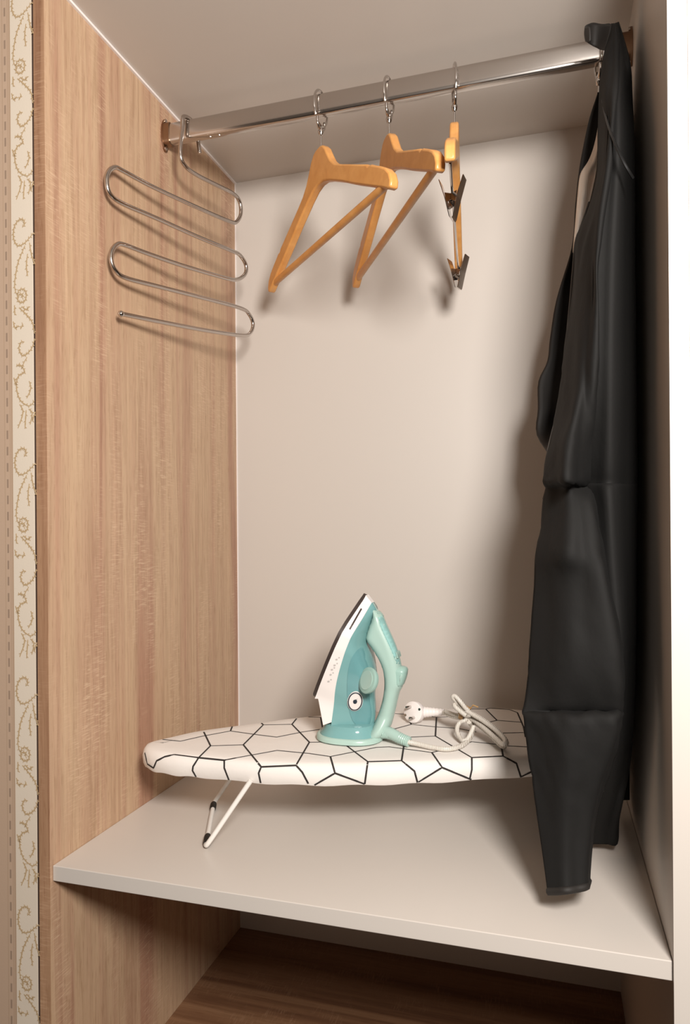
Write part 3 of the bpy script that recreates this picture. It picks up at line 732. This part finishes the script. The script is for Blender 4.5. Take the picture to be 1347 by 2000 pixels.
# ------------------------------------------------------------------ black garment cover on the fourth hanger
BX = 0.678
hanger(BX, math.radians(-89), 'hanger inside the black garment cover, only ring and pin showing', None, .3, ringyaw=-.5, bar=False, dz=-.045)
bg = thing('garment_cover', 'long black garment cover hanging half unzipped against the right panel', 'garment cover', (.66, .2, 0.03))
# near front panel: left (zip) edge, bulge, fold next to the side panel, hidden return
F = [ #  v,   zip edge (u,y)   mid (u,y)      fold (u,y)     return (u,y)
 (46,  (1196,.195), (1198,.185), (1202,.178), (1204,.20)),
 (75,  (1188,.195), (1195,.175), (1204,.165), (1209,.20)),
 (110, (1180,.200), (1190,.165), (1205,.150), (1213,.20)),
 (150, (1175,.215), (1187,.150), (1204,.125), (1214,.18)),
 (190, (1172,.235), (1184,.140), (1200,.105), (1212,.16)),
 (260, (1170,.245), (1181,.130), (1194,.085), (1207,.14)),
 (330, (1168,.250), (1176,.130), (1188,.080), (1200,.13)),
 (395, (1151,.250), (1164,.130), (1178,.080), (1190,.13)),
 (440, (1136,.245), (1155,.130), (1172,.078), (1184,.13)),
 (475, (1124,.240), (1148,.130), (1169,.076), (1180,.13)),
 (520, (1120,.240), (1144,.125), (1165,.076), (1176,.13)),
 (600, (1113,.235), (1139,.120), (1166,.078), (1176,.13)),
 (700, (1103,.215), (1133,.110), (1163,.080), (1172,.13)),
 (760, (1096,.205), (1128,.095), (1160,.085), (1170,.13)),
 (820, (1085,.190), (1118,.085), (1156,.100), (1168,.14)),
 (880, (1071,.165), (1108,.072), (1150,.115), (1164,.14)),
 (930, (1065,.140), (1106,.060), (1146,.125), (1160,.15)),
 (942, (1066,.132), (1108,.064), (1146,.135), (1160,.15)),
 (952, (1068,.150), (1110,.096), (1147,.140), (1160,.15)),
 (975, (1062,.150), (1108,.094), (1150,.098), (1164,.13)),
 (1030,(1056,.140), (1108,.080), (1160,.080), (1172,.12)),
 (1085,(1049,.130), (1104,.066), (1170,.072), (1182,.11)),
 (1130,(1045,.124), (1106,.078), (1178,.066), (1190,.11)),
 (1200,(1040,.115), (1112,.070), (1190,.062), (1202,.10)),
 (1270,(1036,.105), (1112,.064), (1202,.058), (1212,.10)),
 (1330,(1031,.098), (1112,.066), (1207,.060), (1216,.10)),
 (1375,(1024,.092), (1110,.074), (1206,.068), (1214,.10)),
 (1391,(1019,.088), (1106,.082), (1202,.074), (1212,.10)),
 (1400,(1022,.080), (1108,.058), (1200,.052), (1210,.09)),
 (1440,(1028,.080), (1108,.052), (1196,.052), (1206,.09)),
 (1500,(1037,.078), (1106,.052), (1178,.056), (1188,.10)),
 (1560,(1046,.074), (1104,.052), (1160,.060), (1168,.10)),
 (1620,(1054,.066), (1103,.050), (1149,.060), (1156,.10)),
 (1690,(1063,.055), (1104,.044), (1144,.055), (1150,.09)),
 (1735,(1070,.046), (1106,.036), (1143,.050), (1148,.08)) ]
rowsF = []
for v_, *c in F:
    z0 = Y(c[2][0], v_, c[2][1]).z
    pts = [Y(u, v_, y) for u, y in c]
    # finer columns between zip edge and fold
    out = []
    for i in range(len(pts) - 1):
        out += [pts[i], (pts[i] + pts[i + 1]) / 2]
    rowsF.append(out + [pts[-1]])
for j in range(len(rowsF[-1])): rowsF[-1][j].z += .012 * (j / 6) ** 2 - .003
fp = cloth('front_panel', rowsF, bag_m, bg, kr=4, kc=5, amp=.0022, folds=[(13.5, .6), (17, 1.0), (20.5, .6), (24.5, .5), (27.5, 1.1), (29.5, .8)])
# side and back panel: from behind the fold round to the back
S = [(46, (1200,.190), (1203,.185), (1207,.19), (1207,.24)),
 (80,  (1196,.180), (1208,.170), (1218,.18), (1214,.26)),
 (130, (1194,.155), (1212,.144), (1230,.158), (1219,.30)),
 (190, (1190,.122), (1214,.114), (1236,.126), (1224,.33)),
 (260, (1186,.100), (1214,.096), (1240,.108), (1226,.36)),
 (340, (1180,.094), (1212,.090), (1241,.100), (1227,.40)),
 (480, (1160,.092), (1206,.088), (1242,.097), (1226,.42)),
 (620, (1156,.094), (1202,.090), (1243,.097), (1225,.42)),
 (760, (1152,.100), (1200,.093), (1244,.097), (1224,.42)),
 (900, (1142,.128), (1196,.104), (1245,.098), (1223,.42)),
 (945, (1138,.142), (1194,.112), (1245,.100), (1223,.42)),
 (960, (1140,.138), (1194,.096), (1245,.100), (1222,.42)),
 (1100,(1152,.112), (1204,.094), (1244,.100), (1220,.42)),
 (1250,(1172,.108), (1216,.098), (1243,.107), (1218,.42)),
 (1390,(1172,.120), (1214,.110), (1240,.122), (1216,.42)),
 (1480,(1158,.145), (1206,.136), (1234,.150), (1214,.41)),
 (1560,(1140,.180), (1190,.172), (1216,.190), (1210,.40)),
 (1610,(1132,.205), (1176,.200), (1206,.210), (1208,.38)),
 (1648,(1128,.222), (1168,.218), (1204,.222), (1210,.34)) ]
rowsS = []
for v_, *c in S:
    out = []
    if 180 < v_ < 1500: c[1] = (c[1][0] - 4, c[1][1]); c[2] = (c[2][0] - 3, c[2][1] + .06)    # the gusset turns away towards the panel
    for i in range(3):
        a = Y(c[i][0], v_, c[i][1])
        # rows of the back panel end higher in the picture because they stand further back
        nb = Y(c[i + 1][0], v_, c[i + 1][1])
        if i == 2: nb.z = a.z
        nb.x = min(nb.x, W - .006); a.x = min(a.x, W - .006)
        out += [a, (a + nb) / 2]
    rowsS.append(out + [nb])
cloth('side_panel', rowsS, bag_m, bg, kr=6, kc=4, amp=.0006, folds=[(10.5, .8), (14, .6)], seed=5)
rowsB = [[Y(u, v, y) for u, y in ((1160, .235), (1185, .245), (1206, .255), (1228, .268))] for v in (1200, 1300, 1400, 1480, 1530, 1562)]
for r in rowsB:
    for p in r: p.x = min(p.x, W - .005)
cloth('back_hem_panel', rowsB, bag_m, bg, kr=4, kc=4, amp=.0015, seed=9)
# far half of the front, beyond the zip
Fa = [(182,1168,1174,.262),(190,1166,1175,.262),(230,1153,1172,.264),(280,1141,1170,.266),(330,1132,1166,.27),(400,1125,1150,.275),(470,1119,1140,.29),(520,1108,1132,.31),(560,1095,1128,.32),(600,1085,1126,.32),(660,1076,1120,.32),(705,1070,1116,.315),(745,1053,1110,.31),(800,1052,1104,.30),(850,1050,1096,.29)]
rows = []
for v_, u0, u1, y_ in Fa:
    a, b = Y(u0, v_, y_), Y(u1, v_, y_ + (.004 if v_ < 480 else .01))
    q = V((.697, .445, a.z)); rows.append([q, q.lerp(a, .45), q.lerp(a, .85), a, (a + b) / 2 + V((-.002, 0, 0)), b])
for v_, uf, yf in ((905, 1067, .155), (960, 1067, .150), (1060, 1053, .136), (1160, 1044, .121), (1260, 1038, .107), (1360, 1028, .095)):   # zip closed below
    a, b = Y(uf + 16, v_, yf + .09), Y(uf + 3, v_, yf + .004)
    q = V((.697, .445, a.z)); rows.append([q, q.lerp(a, .45), q.lerp(a, .85), a, (a + b) / 2, b])
cloth('far_front_panel', rows, bag_in, bg, kr=4, kc=4, amp=.0012, seed=3)
# pale lining in the open zip
Li = [(200,1171,1178),(240,1169,1178),(285,1161,1178),(318,1149,1177),(334,1134,1176),(352,1130,1174),(400,1126,1164),(440,1123,1150),(474,1120,1136),(495,1118,1128)]
rows = []
for i, (v_, u0, u1) in enumerate(Li):
    rows.append([Y(u0 + (u1 - u0) * t, v_, .258 + .004 * math.sin(t * 9 + i * .4) - .004 * t) for t in (0, .2, .4, .6, .8, 1, 1.25)])
sheet('lining', rows, lining_m, bg, .001)['label'] = 'pale crumpled lining in the open zip'
# stiff flap standing up at the neck
K = [[(1197,43,.188),(1190,72,.190),(1181,100,.196)], [(1184,48,.205),(1180,74,.206),(1174,98,.21)], [(1168,47,.215),(1166,72,.215),(1165,94,.217)], [(1155,44,.212),(1152,66,.212),(1153,86,.214)],
     [(1145,48,.200),(1142,64,.200),(1145,80,.202)], [(1142,54,.188),(1140,66,.188),(1143,80,.190)], [(1146,53,.178),(1146,66,.178),(1148,82,.18)], [(1152,50,.174),(1153,66,.174),(1153,83,.175)]]
sheet('neck_flap', [[Y(u, v, y) for u, v, y in c] for c in K], bag_in, bg, .0022)
# hem, piping and seams
hem = [rowsF[-1][i] for i in range(len(rowsF[-1]))]
tube('hem', smooth_path([h + V((0, -.001, 0)) for h in hem], 4), .0042, bag_in, bg, 8)
tube('shoulder_piping', smooth_path([Y(u, v, y) for u, v, y in ((1175,188,.205),(1180,215,.145),(1188,245,.098),(1199,275,.076),(1212,305,.068),(1224,328,.068),(1236,348,.076))], 5), .0016, piping_m, bg, 6)
zl = [r[0] for r in rowsF[7:20]]
tube('zip_tape', smooth_path([p + V((-.0006, -.0008, 0)) for p in zl], 4), .0014, mat('zip_teeth', (58, 54, 50), 0.4), bg, 6)
